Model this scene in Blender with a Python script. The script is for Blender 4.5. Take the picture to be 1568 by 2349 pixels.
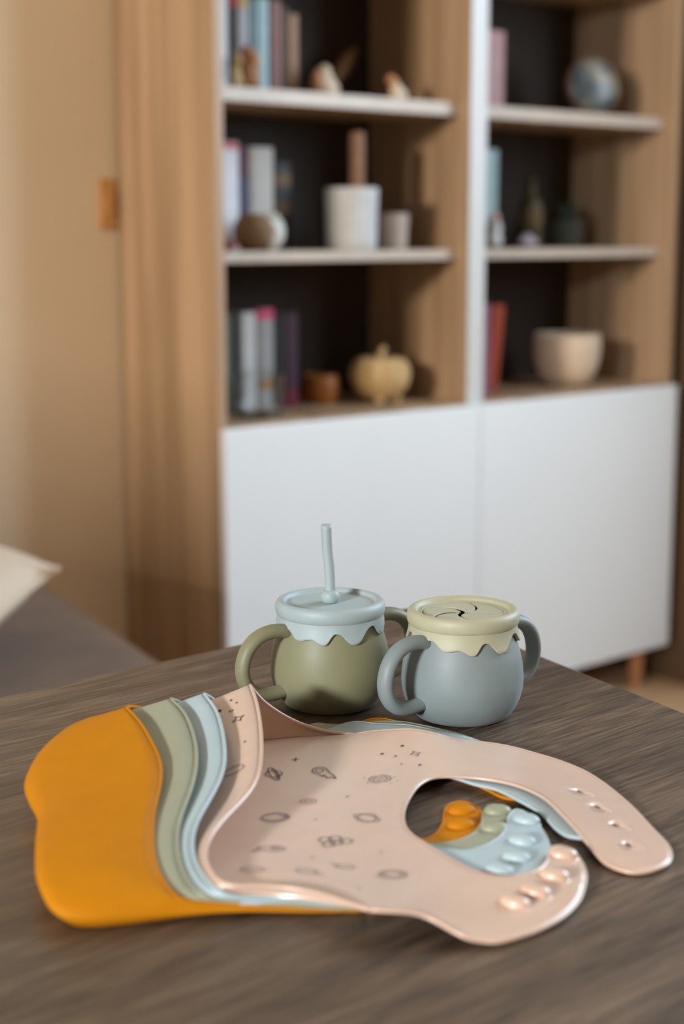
import bpy, bmesh, math, random
from mathutils import Vector, Matrix
from mathutils.geometry import delaunay_2d_cdt
from mathutils.bvhtree import BVHTree
for o in list(bpy.data.objects): bpy.data.objects.remove(o)
S = bpy.context.scene
COL = S.collection
R = math.radians
random.seed(7)

# ------------------------------------------------------------------ camera, world, windows' daylight, exposure
EYE = 1.0386
cam_d = bpy.data.cameras.new('camera'); cam = bpy.data.objects.new('camera', cam_d); COL.objects.link(cam)
cam.location = (0, 0, EYE); cam.rotation_euler = (math.pi/2 - .1773, 0, 0)
cam_d.sensor_fit = 'VERTICAL'; cam_d.sensor_height = 36; cam_d.lens = 55
cam_d.clip_start = .05
cam_d.dof.use_dof = True; cam_d.dof.focus_distance = 0.985; cam_d.dof.aperture_fstop = 5.0
S.camera = cam
wd = bpy.data.worlds.new('daylight'); S.world = wd; wd.use_nodes = True
wd.node_tree.nodes['Background'].inputs['Color'].default_value = (.75, .85, 1, 1)
wd.node_tree.nodes['Background'].inputs['Strength'].default_value = .6
S.view_settings.view_transform = 'Standard'; S.view_settings.look = 'None'
S.view_settings.exposure = 0.12; S.view_settings.gamma = 1; S.view_settings.use_curve_mapping = False

# the room's own frame: u runs along the back wall, d goes into the bookcase from its front, both from the bookcase's left front foot
TH = .86
E = Vector((math.sin(TH), math.cos(TH), 0)); N = Vector((-math.cos(TH), math.sin(TH), 0))
ROOM = Vector((-.2137, 2.6915, 0)); ROT = math.pi/2 - TH
def rm(u, d, z=0): return ROOM + E*u + N*d + Vector((0, 0, z))

def window_light(name, u, d, z, w, h, aim, power, color):
    l = bpy.data.lights.new(name, 'AREA'); l.shape = 'RECTANGLE'; l.size = w; l.size_y = h
    l.energy = power; l.color = color
    o = bpy.data.objects.new(name, l); COL.objects.link(o); o.location = rm(u, d, z)
    a = E*aim
    o.rotation_euler = a.to_track_quat('-Z', 'Y').to_euler()
    return o
U_RIGHT, U_LEFT, D_BACK, D_FRONT, Z_CEIL = 1.64, -2.6, .305, -4.4, 3.1
WIN1 = (-2.95, -1.05, 1.2, 2.95)     # d0, d1, z0, z1 of the window in the right wall
WIN2 = (-1.0, -.22, 1.25, 2.2)     # of two unseen left-wall windows, shaped so this beam misses the table
WIN3 = (-2.5, -1.58, .95, 2.2)  # added opening, shaped to give the table a beam of its own
window_light('daylight_right_window', U_RIGHT + .14, -2.0, 2.07, 1.85, 1.7, -1, 128, (.70, .86, 1.0))
window_light('daylight_left_window', U_LEFT - 2.4, -1.30, 1.95, .60, .4, 1, 185, (1.0, .86, .70))
window_light('daylight_left_near_window', U_LEFT - 2.4, -2.62, 1.88, .60, .34, 1, 235, (.90, .96, 1.0))

# ------------------------------------------------------------------ helpers
def tag(o, label=None, cat=None, group=None, kind=None):
    if label: o['label'] = label
    if cat: o['category'] = cat
    if group: o['group'] = group
    if kind: o['kind'] = kind
    return o
def link(name, me, m=None, parent=None, smooth=True):
    o = bpy.data.objects.new(name, me); COL.objects.link(o)
    if m: me.materials.append(m)
    if parent: o.parent = parent
    if smooth:
        for p in me.polygons: p.use_smooth = True
    return o
def empty(name, loc, rz=0):
    o = bpy.data.objects.new(name, None); COL.objects.link(o); o.empty_display_size = .02
    o.location = loc; o.rotation_euler = (0, 0, rz); return o
class MB:
    "collects vertices and faces, then links them as ONE mesh object"
    def __init__(s): s.v = []; s.f = []
    def grid(s, rows, close_u=False, close_v=False):
        b = len(s.v); n = len(rows); m = len(rows[0])
        for r in rows: s.v += [tuple(p) for p in r]
        for i in range(n if close_u else n-1):
            for j in range(m if close_v else m-1):
                s.f.append((b+i*m+j, b+((i+1) % n)*m+j, b+((i+1) % n)*m+(j+1) % m, b+i*m+(j+1) % m))
        return b
    def cap(s, idx): s.f.append(tuple(idx))
    def lathe(s, prof, n=64, c=(0, 0, 0)):
        rows = []
        for k in range(n):
            a = 2*math.pi*k/n
            rows.append([(c[0]+r*math.cos(a), c[1]+r*math.sin(a), c[2]+z) for r, z in prof])
        s.grid(rows, close_u=True); return s
    def tube(s, path, rad, n=10, closed=False, ry=None, up=None, caps=True):
        P = [Vector(p) for p in path]; m = len(P); rows = []; prev = None
        for i in range(m):
            t = (P[(i+1) % m]-P[i-1]) if closed else (P[min(i+1, m-1)]-P[max(i-1, 0)])
            t.normalize()
            if up is not None: x = Vector(up).cross(t)
            elif prev is None: x = t.orthogonal()
            else: x = prev - t*prev.dot(t)
            x.normalize(); prev = x; y = t.cross(x)
            r = rad[i] if isinstance(rad, (list, tuple)) else rad
            q = r if ry is None else (ry[i] if isinstance(ry, (list, tuple)) else ry)
            rows.append([P[i]+x*(q*math.cos(2*math.pi*k/n))+y*(r*math.sin(2*math.pi*k/n)) for k in range(n)])
        b = s.grid(rows, close_u=closed, close_v=True)
        if caps and not closed:
            s.cap([b+k for k in range(n)][::-1]); s.cap([b+(m-1)*n+k for k in range(n)])
        return s
    def box(s, x0, x1, y0, y1, z0, z1):
        b = len(s.v)
        s.v += [(x, y, z) for z in (z0, z1) for y in (y0, y1) for x in (x0, x1)]
        s.f += [tuple(b+i for i in q) for q in ((0, 2, 3, 1), (4, 5, 7, 6), (0, 1, 5, 4), (2, 6, 7, 3), (0, 4, 6, 2), (1, 3, 7, 5))]
        return s
    def ball(s, c, rx, ry, rz, n=14, m=9):
        rows = []
        for i in range(n):
            a = 2*math.pi*i/n
            rows.append([(c[0]+rx*math.cos(a)*math.sin(math.pi*j/m), c[1]+ry*math.sin(a)*math.sin(math.pi*j/m), c[2]+rz*math.cos(math.pi*j/m)) for j in range(m+1)])
        s.grid(rows, close_u=True); return s
    def build(s, name, m=None, parent=None, smooth=True, bevel=0, fix=True, weld=1e-6):
        me = bpy.data.meshes.new(name); me.from_pydata(s.v, [], s.f); me.update()
        bm = bmesh.new(); bm.from_mesh(me)
        if weld: bmesh.ops.remove_doubles(bm, verts=bm.verts, dist=weld)
        if fix: bmesh.ops.recalc_face_normals(bm, faces=bm.faces)
        bm.to_mesh(me); bm.free()
        o = link(name, me, m, parent, smooth)
        if bevel:
            b = o.modifiers.new('bevel', 'BEVEL'); b.width = bevel; b.segments = 2; b.limit_method = 'ANGLE'
        return o
def crom(P, n, closed=False):
    "n points of a Catmull-Rom curve through P, evenly in parameter"
    P = [Vector(p) for p in P]; m = len(P); out = []
    span = m if closed else m-1
    for k in range(n):
        t = k*span/(n if closed else n-1); i = min(int(t), span-1); f = t-i
        g = (lambda j: P[j % m]) if closed else (lambda j: P[j] if 0 <= j < m else (P[0]*2-P[1] if j < 0 else P[-1]*2-P[-2]))
        a, b, c, d = g(i-1), g(i), g(i+1), g(i+2)
        out.append(.5*((2*b)+(c-a)*f+(2*a-5*b+4*c-d)*f*f+(3*b-a-3*c+d)*f**3))
    return out
def even(P, step, closed=False):
    "resample a polyline at an even step"
    P = [Vector(p) for p in P]
    if closed: P = P+[P[0]]
    L = [0]
    for a, b in zip(P, P[1:]): L.append(L[-1]+(b-a).length)
    n = max(3, round(L[-1]/step)); out = []; j = 0
    for k in range(n if closed else n+1):
        t = L[-1]*k/n
        while j < len(P)-2 and L[j+1] < t: j += 1
        f = (t-L[j])/max(L[j+1]-L[j], 1e-12); out.append(P[j].lerp(P[j+1], f))
    return out

# ------------------------------------------------------------------ materials
def mat(name, col, rough=.5, spec=.5, coat=0, sheen=0, metal=0):
    m = bpy.data.materials.new(name); m.use_nodes = True
    b = m.node_tree.nodes['Principled BSDF']
    b.inputs['Base Color'].default_value = (*col, 1); b.inputs['Roughness'].default_value = rough
    b.inputs['Specular IOR Level'].default_value = spec; b.inputs['Metallic'].default_value = metal
    b.inputs['Coat Weight'].default_value = coat; b.inputs['Coat Roughness'].default_value = .25; b.inputs['Sheen Weight'].default_value = sheen
    return m
def nodes(m): return m.node_tree.nodes, m.node_tree.links, m.node_tree.nodes['Principled BSDF']
def noisy(name, c0, c1, scale=(1, 1, 1), detail=4, rough=.5, bump=0, lo=.35, hi=.65, spec=.5, rot=0, bscale=None, coat=0, sheen=0, base=1.0):
    "two colours mixed by stretched noise in object space, with a little relief"
    m = mat(name, c0, rough, spec, coat, sheen); n, l, b = nodes(m)
    tc = n.new('ShaderNodeTexCoord'); mp = n.new('ShaderNodeMapping'); mp.inputs['Scale'].default_value = scale; mp.inputs['Rotation'].default_value = (0, 0, rot)
    nz = n.new('ShaderNodeTexNoise'); nz.inputs['Scale'].default_value = base; nz.inputs['Detail'].default_value = detail; nz.inputs['Roughness'].default_value = .6
    cr = n.new('ShaderNodeValToRGB'); cr.color_ramp.elements[0].position = lo; cr.color_ramp.elements[1].position = hi
    cr.color_ramp.elements[0].color = (*c0, 1); cr.color_ramp.elements[1].color = (*c1, 1)
    l.new(tc.outputs['Object'], mp.inputs['Vector']); l.new(mp.outputs['Vector'], nz.inputs['Vector'])
    l.new(nz.outputs['Fac'], cr.inputs['Fac']); l.new(cr.outputs['Color'], b.inputs['Base Color'])
    if bump:
        bp = n.new('ShaderNodeBump'); bp.inputs['Strength'].default_value = bump; bp.inputs['Distance'].default_value = .001
        src = nz
        if bscale:
            src = n.new('ShaderNodeTexNoise'); src.inputs['Scale'].default_value = bscale; l.new(tc.outputs['Object'], src.inputs['Vector'])
        l.new(src.outputs['Fac'], bp.inputs['Height']); l.new(bp.outputs['Normal'], b.inputs['Normal'])
    return m
def silicone(name, col, rough=.5, spec=.42, sheen=.06, coat=0):
    k = [c*.94 for c in col]
    return noisy(name, k, col, (60, 60, 60), 2, rough, .06, .3, .7, spec=spec, bscale=1400, sheen=sheen, coat=coat)
def table_wood():
    m = mat('table_oak_grain', (.2, .15, .11), .40, .72); n, l, b = nodes(m)
    tc = n.new('ShaderNodeTexCoord')
    def nz(scale, det, dist=0):
        mp = n.new('ShaderNodeMapping'); mp.inputs['Scale'].default_value = scale
        t = n.new('ShaderNodeTexNoise'); t.inputs['Scale'].default_value = 1; t.inputs['Detail'].default_value = det; t.inputs['Roughness'].default_value = .65; t.inputs['Distortion'].default_value = dist
        l.new(tc.outputs['Object'], mp.inputs['Vector']); l.new(mp.outputs['Vector'], t.inputs['Vector']); return t
    fine = nz((22, 480, 30), 5); broad = nz((3, 34, 4), 3, .4)
    mx = n.new('ShaderNodeMix'); mx.inputs['Factor'].default_value = .38
    l.new(fine.outputs['Fac'], mx.inputs['A']); l.new(broad.outputs['Fac'], mx.inputs['B'])
    cr = n.new('ShaderNodeValToRGB'); e = cr.color_ramp.elements
    e[0].position = .38; e[0].color = (.036, .0215, .013, 1); e[1].position = .63; e[1].color = (.20, .132, .084, 1)
    k = e.new(.5); k.color = (.094, .059, .036, 1)
    l.new(mx.outputs['Result'], cr.inputs['Fac']); l.new(cr.outputs['Color'], b.inputs['Base Color'])
    bp = n.new('ShaderNodeBump'); bp.inputs['Strength'].default_value = .55; bp.inputs['Distance'].default_value = .0008
    l.new(fine.outputs['Fac'], bp.inputs['Height']); l.new(bp.outputs['Normal'], b.inputs['Normal'])
    return m
M = {
 'wall': noisy('tan_wall_paint', (.74, .59, .42), (.78, .625, .45), (1.2, 1.2, 1.2), 3, .8, .05, bscale=160, spec=.2),
 'white_wall': noisy('cream_wall_paint', (.40, .31, .225), (.43, .335, .245), (1, 1, 1), 2, .85, .05, bscale=150, spec=.2),
 'ceiling': noisy('ceiling_paint', (.50, .42, .34), (.54, .46, .37), (1, 1, 1), 2, .9, .03, bscale=150, spec=.2),
 'floor': noisy('tan_floor_boards', (.66, .42, .23), (.76, .50, .29), (1.5, 14, 1), 4, .45, .1, spec=.4),
 'case': noisy('light_oak_veneer', (.31, .20, .115), (.475, .325, .205), (18, 18, .8), 4, .45, .08, .36, .62, spec=.4),
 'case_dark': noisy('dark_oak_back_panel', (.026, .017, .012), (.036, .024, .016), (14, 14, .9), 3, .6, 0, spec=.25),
 'door': noisy('white_lacquer', (.80, .86, .92), (.82, .88, .94), (2, 2, 2), 2, .32, .02, bscale=300, spec=.5),
 'wardrobe': noisy('dark_walnut', (.115, .066, .036), (.155, .09, .05), (12, 12, .8), 4, .5, .05, spec=.3),
 'leg': noisy('orange_beech', (.50, .24, .10), (.56, .28, .12), (20, 20, 3), 3, .45, 0),
 'table': table_wood(),
 'sofa': noisy('brown_grey_weave', (.125, .072, .041), (.165, .096, .055), (9, 9, 9), 5, .9, .5, bscale=700, spec=.15, sheen=.2),
 'edge': noisy('pale_grey_edge_band', (.50, .425, .36), (.54, .46, .39), (30, 30, 2), 2, .4, 0),
 'white_edge': noisy('white_grey_edge_band', (.60, .615, .63), (.63, .645, .66), (30, 30, 2), 2, .4, 0),
 'frame': mat('white_window_frame', (.8, .8, .78), .4),
 'yellow': silicone('mustard_silicone', (.56, .195, .003), .6, .12, 0),
 'green': silicone('sage_silicone', (.33, .325, .215), .42),
 'blue': silicone('pale_blue_silicone', (.44, .525, .54), .42),
 'pink': silicone('powder_pink_silicone', (.66, .435, .315), .36, .62, .15, .55),
 'cup_olive': silicone('olive_cup_silicone', (.235, .218, .12), .5),
 'cup_blue': silicone('grey_blue_cup_silicone', (.22, .252, .245), .5),
 'lid_blue': silicone('pale_blue_lid_silicone', (.35, .405, .40), .5),
 'lid_olive': silicone('olive_lid_silicone', (.42, .39, .255), .5),
 'print': mat('dark_brown_print', (.055, .04, .032), .6, .2),
 'print_soft': mat('grey_brown_print', (.21, .165, .14), .6, .2),
}

# ------------------------------------------------------------------ the room
def place(o, u, d, z=0, rz=0): o.location = rm(u, d, z); o.rotation_euler = (0, 0, ROT + rz); return o
def slab(name, m, u0, u1, d0, d1, z0, z1):
    o = MB().box(u0, u1, d0, d1, z0, z1).build(name, m, None, False); place(o, 0, 0); tag(o, kind='structure'); return o
def walled(name, m, wins, x0, x1):
    "a side wall with window openings, nearest the camera first"
    b = MB(); e = D_FRONT
    for d0, d1, z0, z1 in wins:
        b.box(x0, x1, e, d0, 0, Z_CEIL).box(x0, x1, d0, d1, 0, z0).box(x0, x1, d0, d1, z1, Z_CEIL); e = d1
    b.box(x0, x1, e, D_BACK + .1, 0, Z_CEIL)
    o = b.build(name, m, None, False, fix=False); place(o, 0, 0); tag(o, kind='structure')
slab('floor', M['floor'], U_LEFT - .1, U_RIGHT + .1, D_FRONT - .1, D_BACK + .1, -.06, 0)
slab('ceiling', M['ceiling'], U_LEFT - .1, U_RIGHT + .1, D_FRONT - .1, D_BACK + .1, Z_CEIL, Z_CEIL + .06)
slab('wall_back', M['wall'], U_LEFT - .1, U_RIGHT + .1, D_BACK, D_BACK + .1, 0, Z_CEIL)
slab('wall_front', M['white_wall'], U_LEFT - .1, U_RIGHT + .1, D_FRONT - .1, D_FRONT, 0, Z_CEIL)
walled('wall_right', M['white_wall'], [WIN1], U_RIGHT, U_RIGHT + .1)
walled('wall_left', M['white_wall'], [WIN3, WIN2], U_LEFT - .1, U_LEFT)
for nm, win, x in (('window_1', WIN1, U_RIGHT + .02), ('window_2', WIN2, U_LEFT - .08), ('window_3', WIN3, U_LEFT - .08)):
    d0, d1, z0, z1 = win; b = MB(); w = .05
    b.box(x, x+.06, d0, d0+w, z0, z1).box(x, x+.06, d1-w, d1, z0, z1).box(x, x+.06, d0+w, d1-w, z0, z0+w).box(x, x+.06, d0+w, d1-w, z1-w, z1)
    if nm == 'window_1': b.box(x, x+.06, (d0+d1)/2-.03, (d0+d1)/2+.03, z0+w, z1-w)
    o = b.build(nm, M['frame'], None, False, bevel=.004); place(o, 0, 0); tag(o, kind='structure')
b = MB().box(U_LEFT, -.02, D_BACK - .014, D_BACK, 0, .07).box(1.62, U_RIGHT, D_BACK - .014, D_BACK, 0, .07)
o = b.build('baseboard_back', M['white_wall'], None, False, bevel=.003); place(o, 0, 0); tag(o, kind='structure')

# small orange plate on the wall beside the bookcase
p = empty('wall_plate', rm(-.0215, D_BACK, 1.088), ROT)
tag(p, 'small upright orange plate on the tan wall beside the bookcase side', 'wall plate')
ob = mat('orange_plate', (.58, .29, .09), .5)
MB().box(-.019, .019, -.008, 0, -.045, .045).build('plate', ob, p, False, bevel=.004)
MB().box(-.010, .010, -.012, -.007, -.022, .022).build('rocker', ob, p, False, bevel=.002)

# ------------------------------------------------------------------ bookcase
W, DEP, TOP = 1.26, .30, 1.83
Z_FLOOR, Z_MID, Z_UP = .705, 1.004, 1.283
case = empty('bookcase', rm(0, 0), ROT)
tag(case, 'tall light oak bookcase with open shelves above two white doors', 'bookcase')
def board(name, x0, x1, y0, y1, z0, z1, m=M['case'], bev=.0015, parent=case):
    return MB().box(x0, x1, y0, y1, z0, z1).build(name, m, parent, False, bevel=bev)
T = .019
board('side_panel', 0, T, 0, DEP, .10, TOP)
board('side_panel', W-T, W, 0, DEP, .10, TOP)
board('divider', W/2-.021, W/2-.0005, 0, DEP-.006, .12, TOP-T)
board('divider', W/2+.0005, W/2+.021, 0, DEP-.006, .12, TOP-T)
de = board('divider_edge', W/2-.022, W/2+.022, -.0008, .001, Z_FLOOR-.003, TOP, M['white_edge'], .0005)
de['label'] = 'white grey front strip'
board('top_panel', T, W-T, 0, DEP, TOP-T, TOP)
board('bottom_panel', T, W-T, 0, DEP, .10, .10+T)
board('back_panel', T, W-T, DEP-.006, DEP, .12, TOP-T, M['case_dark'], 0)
for x0, x1 in ((T, W/2-.021), (W/2+.021, W-T)):
    board('cabinet_top', x0, x1, 0, DEP-.006, Z_FLOOR-T, Z_FLOOR)
    for z0, z1 in ((Z_MID-.0185, Z_MID), (Z_UP-.0235, Z_UP), (1.5415, 1.56)):
        sf = board('shelf', x0, x1, .036, DEP-.006, z0, z1)
        board('edge_band', x0+.0003, x1-.0003, .0345, .0365, z0-.0002, z1+.0002, M['edge'], .0004, sf)
for x0, x1 in ((.001, W/2-.0015), (W/2+.0015, W-.001)):
    dr = board('door', x0, x1, -.0185, -.0015, .102, Z_FLOOR-.004, M['door'], .0018)
    tag(dr, 'plain white cabinet door')
for x, y in ((.05, .035), (W-.05, .035), (.05, DEP-.05), (W-.05, DEP-.05)):
    MB().lathe([(0, .10), (.021, .10), (.020, .095), (.0145, .004), (.012, 0), (0, 0)], 20, (x, y, 0)).build('leg', M['leg'], case)

# dark tall wardrobe past the bookcase's right end
wr = empty('wardrobe', rm(W + .045, -.21), ROT)
tag(wr, 'tall dark brown wardrobe just beyond the right end of the bookcase', 'wardrobe')
for nm, q in (('side_panel', (0, .02, 0, .50, .0, 2.2)), ('side_panel', (.26, .28, 0, .50, 0, 2.2)), ('top_panel', (.02, .26, 0, .5, 2.18, 2.2)),
              ('back_panel', (.02, .26, .49, .50, .06, 2.18)), ('plinth', (.02, .26, .03, .05, 0, .06)), ('door', (.022, .258, 0, .018, .065, 2.176))):
    board(nm, *q, M['wardrobe'], .002, wr)

# ------------------------------------------------------------------ sofa and cushion, left of the bookcase
so = empty('sofa', rm(-1.3, -.2), ROT)
tag(so, 'low brown grey fabric daybed along the tan wall at left', 'sofa')
def cushioned(name, poly, z0, z1, r, parent, m, rough=.004):
    "a soft slab over a quadrilateral, with rounded rim and a slightly uneven top"
    c = sum((Vector((*p, 0)) for p in poly), Vector())/len(poly); b = MB()
    loop = even([Vector((*p, 0)) for p in poly], .05, True)
    rings = []
    for k, (ins, z) in enumerate([(r*.5, z0), (0, z0+r*.5), (0, z1-r), (r*.3, z1-r*.3), (r, z1), (r*2.2, z1+.002)]):
        rings.append([p + (c-p).normalized()*ins + Vector((0, 0, z)) for p in loop])
    for f in (.75, .5, .25, .06):
        rings.append([(c + (p-c)*f*.93) + Vector((0, 0, z1 + .004*math.sin(p.x*9*f+p.y*7) + .003*math.sin(p.x*17*f))) for p in loop])
    base = b.grid([[rg[i] for rg in rings] for i in range(len(loop))], close_u=True)
    nr = len(rings); b.cap([base+i*nr for i in range(len(loop))]); b.cap([base+i*nr+nr-1 for i in range(len(loop))][::-1])
    return b.build(name, m, parent)
def su(u, d): return (u+1.3, d+.2)
cushioned('seat', [su(-.225, .285), su(-.455, -.70), su(-2.3, -.70), su(-2.3, .285)], .20, .448, .035, so, M['sofa'])
MB().box(-1.0, .80, -.44, .42, .06, .205).build('base_frame', M['sofa'], so, False, bevel=.006)
for x, y in ((-.9, -.38), (.72, -.38), (-.9, .36), (.72, .36)):
    MB().box(x-.025, x+.025, y-.025, y+.025, 0, .062).build('leg', M['wardrobe'], so, False, bevel=.004)

cu = empty('cushion', (-.4146, 2.233, .555))
tag(cu, 'cream cushion with soft brown print lying on the daybed', 'cushion')
mc = noisy('cream_cushion_cotton', (.70, .58, .46), (.42, .27, .15), (9, 9, 9), 2, .85, .15, .54, .62, bscale=600, spec=.15)
ax, ay = Vector((-.83, .55, .07)).normalized(), Vector((-.195, -.97, -.13)).normalized(); az = ax.cross(ay).normalized()
if az.z < 0: az = -az
n = 26; b = MB()
for s in (1, -1):
    rows = []
    for i in range(n+1):
        r_ = []
        for j in range(n+1):
            x, y = 2*i/n-1, 2*j/n-1
            h = .052*max(0, (1-x*x)*(1-y*y))**.38
            pin = 1-.055*(1-abs(x)**2)*abs(y)**3-.055*(1-abs(y)**2)*abs(x)**3
            p = ax*(.205*(x*pin+1)) + ay*(.205*(y*pin+1)) + az*(s*h + .004*math.sin(5*x+3*y)*(1-x*x)*(1-y*y))
            r_.append(p)
        rows.append(r_)
    b.grid(rows)
pil = b.build('cover', mc, cu, weld=2e-4)
edge = [ax*(.205*(x*(1-.055*(1-abs(x)**2)*abs(y)**3-.055*(1-abs(y)**2)*abs(x)**3)+1)) + ay*(.205*(y*(1-.055*(1-abs(x)**2)*abs(y)**3-.055*(1-abs(y)**2)*abs(x)**3)+1))
        for x, y in [(-1+2*k/20, -1) for k in range(20)]+[(1, -1+2*k/20) for k in range(20)]+[(1-2*k/20, 1) for k in range(20)]+[(-1, 1-2*k/20) for k in range(20)]]
MB().tube(edge, .004, 8, True).build('piping', mc, cu)

# ------------------------------------------------------------------ table
TZ = .7286
tb = empty('table', (0, .8, 0), math.atan2(.668, .744))
tag(tb, 'grey brown wooden table with straight fine grain in the foreground', 'table')
a1 = Vector((-.744, -.668, 0)).normalized(); a2 = Vector((.482, -.876, 0)).normalized(); cn = Vector((.0605, 1.2819, 0))
quad = [cn, cn + a1*1.35, cn + a1*1.05 + a2*1.15, cn + a2*1.12]
rt = Matrix.Rotation(-tb.rotation_euler.z, 3, 'Z')
loc = [rt @ (p - Vector((0, .8, 0))) for p in quad]
pts = []
for i in range(4):
    p, q, r_ = loc[i-1], loc[i], loc[(i+1) % 4]
    s0, s1 = q + (p-q).normalized()*.018, q + (r_-q).normalized()*.018
    for k in range(7):
        t = k/6; pts.append(s0*(1-t)**2 + q*2*t*(1-t) + s1*t*t)
b = MB(); m_ = len(pts)
base = b.grid([[p + Vector((0, 0, z)) for z in (TZ-.028, TZ)] for p in pts], close_u=True)
b.cap([base+2*i for i in range(m_)]); b.cap([base+2*i+1 for i in range(m_)][::-1])
b.build('tabletop', M['table'], tb, False, bevel=.0012)
cc = sum(loc, Vector())/4
for q in loc:
    g = q + (cc-q)*.16; b = MB()
    b.grid([[Vector((g.x+sx*w_, g.y+sy*w_, z)) for z, w_ in ((0, .022), (TZ-.029, .033))] for sx, sy in ((-1, -1), (1, -1), (1, 1), (-1, 1))], close_u=True)
    b.cap([0, 2, 4, 6]); b.cap([1, 3, 5, 7]); b.build('leg', M['table'], tb, False, bevel=.003)
# bib outlines and pocket rims in the bibs' own frame, tenths of a millimetre: along the bib, across it, height above the table
RIM_Y = [(1627, 2047, 413),(1676, 1864, 386),(1689, 1673, 358),(1693, 1483, 331),(1690, 1292, 303),(1650, 1105, 276),(1589, 924, 249),(1526, 744, 223),(1479, 559, 196),(1444, 371, 169),(1432, 181, 141),(1462, -6, 114)]
RIM_G = [(1899, 2093, 419),(1956, 1914, 393),(1951, 1715, 364),(1933, 1516, 336),(1896, 1320, 307),(1840, 1128, 279),(1767, 942, 252),(1684, 760, 226),(1609, 575, 199),(1565, 381, 170),(1544, 182, 142),(1567, -15, 113)]
RIM_B = [(2111, 2125, 424),(2143, 1927, 396),(2128, 1724, 368),(2096, 1523, 340),(2055, 1323, 311),(1997, 1128, 284),(1908, 944, 258),(1807, 766, 233),(1704, 590, 208),(1641, 397, 181),(1615, 195, 153),(1648, -4, 124)]
RIM_P = [(2428, 2213, 437),(2414, 1996, 407),(2374, 1781, 378),(2327, 1566, 349),(2271, 1354, 320),(2206, 1145, 291),(2127, 940, 263),(2000, 762, 239),(1850, 600, 217),(1725, 422, 192),(1650, 217, 165),(1683, 8, 136)]
P_far = [(3064, 2165, 38),(2928, 2165, 66),(2807, 2165, 112),(2684, 2165, 172),(2566, 2165, 259),(2479, 2165, 333)]
P_near = [(1746, -27, 135),(1863, -55, 132),(1972, -109, 130),(2069, -193, 130),(2159, -324, 130),(2199, -401, 130)]
B_near = [(1721, -39, 90),(1857, -72, 80),(2013, -112, 70),(2158, -185, 50)]
G_near = [(1707, -12, 55),(1860, -62, 50),(2013, -111, 42),(2162, -175, 30)]
Y_near = [(1526, 4, 75),(1702, -33, 50),(1860, -60, 32),(2049, -132, 20)]
P_out = [(3054, 2016, 85),(3123, 1957, 110),(3185, 1881, 135),(3251, 1827, 150),(3323, 1795, 155),(3411, 1769, 140),(3482, 1748, 120),(3624, 1729, 75),(3774, 1612, 75),(3876, 1512, 70),(3961, 1373, 65),(4040, 1230, 60),(4106, 1047, 50),(4126, 834, 40),(4110, 524, 30),(4066, 226, 20),(4028, 8, 20),(3976, -118, 20),(3901, -209, 20),(3788, -255, 20),(3696, -251, 20),(3644, -194, 20),(3614, -111, 25),(3616, -9, 35),(3622, 106, 50),(3638, 242, 60),(3655, 448, 70),(3668, 655, 75),(3644, 819, 75),(3590, 947, 75),(3497, 1054, 75),(3389, 1129, 75),(3271, 1177, 75),(3180, 1155, 75),(3076, 1065, 75),(2945, 876, 75),(2853, 698, 75),(2804, 546, 75),(2794, 411, 75),(2815, 283, 75),(2841, 144, 75),(2874, -16, 75),(2911, -117, 75),(2962, -181, 75),(3023, -221, 75),(3123, -223, 75),(3226, -176, 75),(3313, -82, 75),(3361, 3, 75),(3394, 38, 75),(3453, 49, 70),(3487, 13, 60),(3484, -77, 50),(3455, -190, 40),(3410, -283, 35),(3314, -424, 30),(3219, -529, 30),(3107, -618, 30),(2976, -688, 30),(2866, -722, 30),(2745, -742, 30),(2665, -714, 35),(2609, -699, 50),(2559, -644, 70),(2507, -568, 90),(2450, -528, 110),(2382, -516, 125),(2302, -488, 130),(2245, -456, 130)]
B_out = [(2867, 2170, 60),(2939, 2208, 60),(3081, 2297, 60),(3176, 2311, 60),(3262, 2235, 60),(3385, 2174, 60),(3463, 2128, 60),(3571, 1982, 60),(3695, 1863, 50),(3790, 1647, 50),(3884, 1528, 45),(3962, 1375, 40),(4022, 1193, 40),(4036, 970, 35),(3980, 709, 30),(3889, 464, 30),(3785, 271, 30),(3698, 188, 30),(3643, 207, 30),(3591, 256, 30),(3576, 355, 35),(3586, 468, 40),(3585, 602, 45),(3550, 766, 50),(3509, 944, 50),(3429, 1060, 50),(3340, 1227, 50),(3198, 1306, 50),(3035, 1159, 50),(2892, 922, 50),(2806, 716, 50),(2773, 566, 50),(2794, 416, 50),(2872, 286, 50),(2985, 194, 50),(3109, 222, 50),(3246, 322, 50),(3344, 453, 50),(3405, 563, 50),(3471, 627, 50),(3498, 591, 50),(3511, 507, 45),(3496, 388, 40),(3465, 248, 35),(3416, 119, 35),(3343, -14, 35),(3203, -202, 40),(3043, -320, 45),(2857, -384, 45),(2705, -382, 45),(2568, -346, 50),(2449, -295, 50),(2310, -237, 50)]
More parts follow.
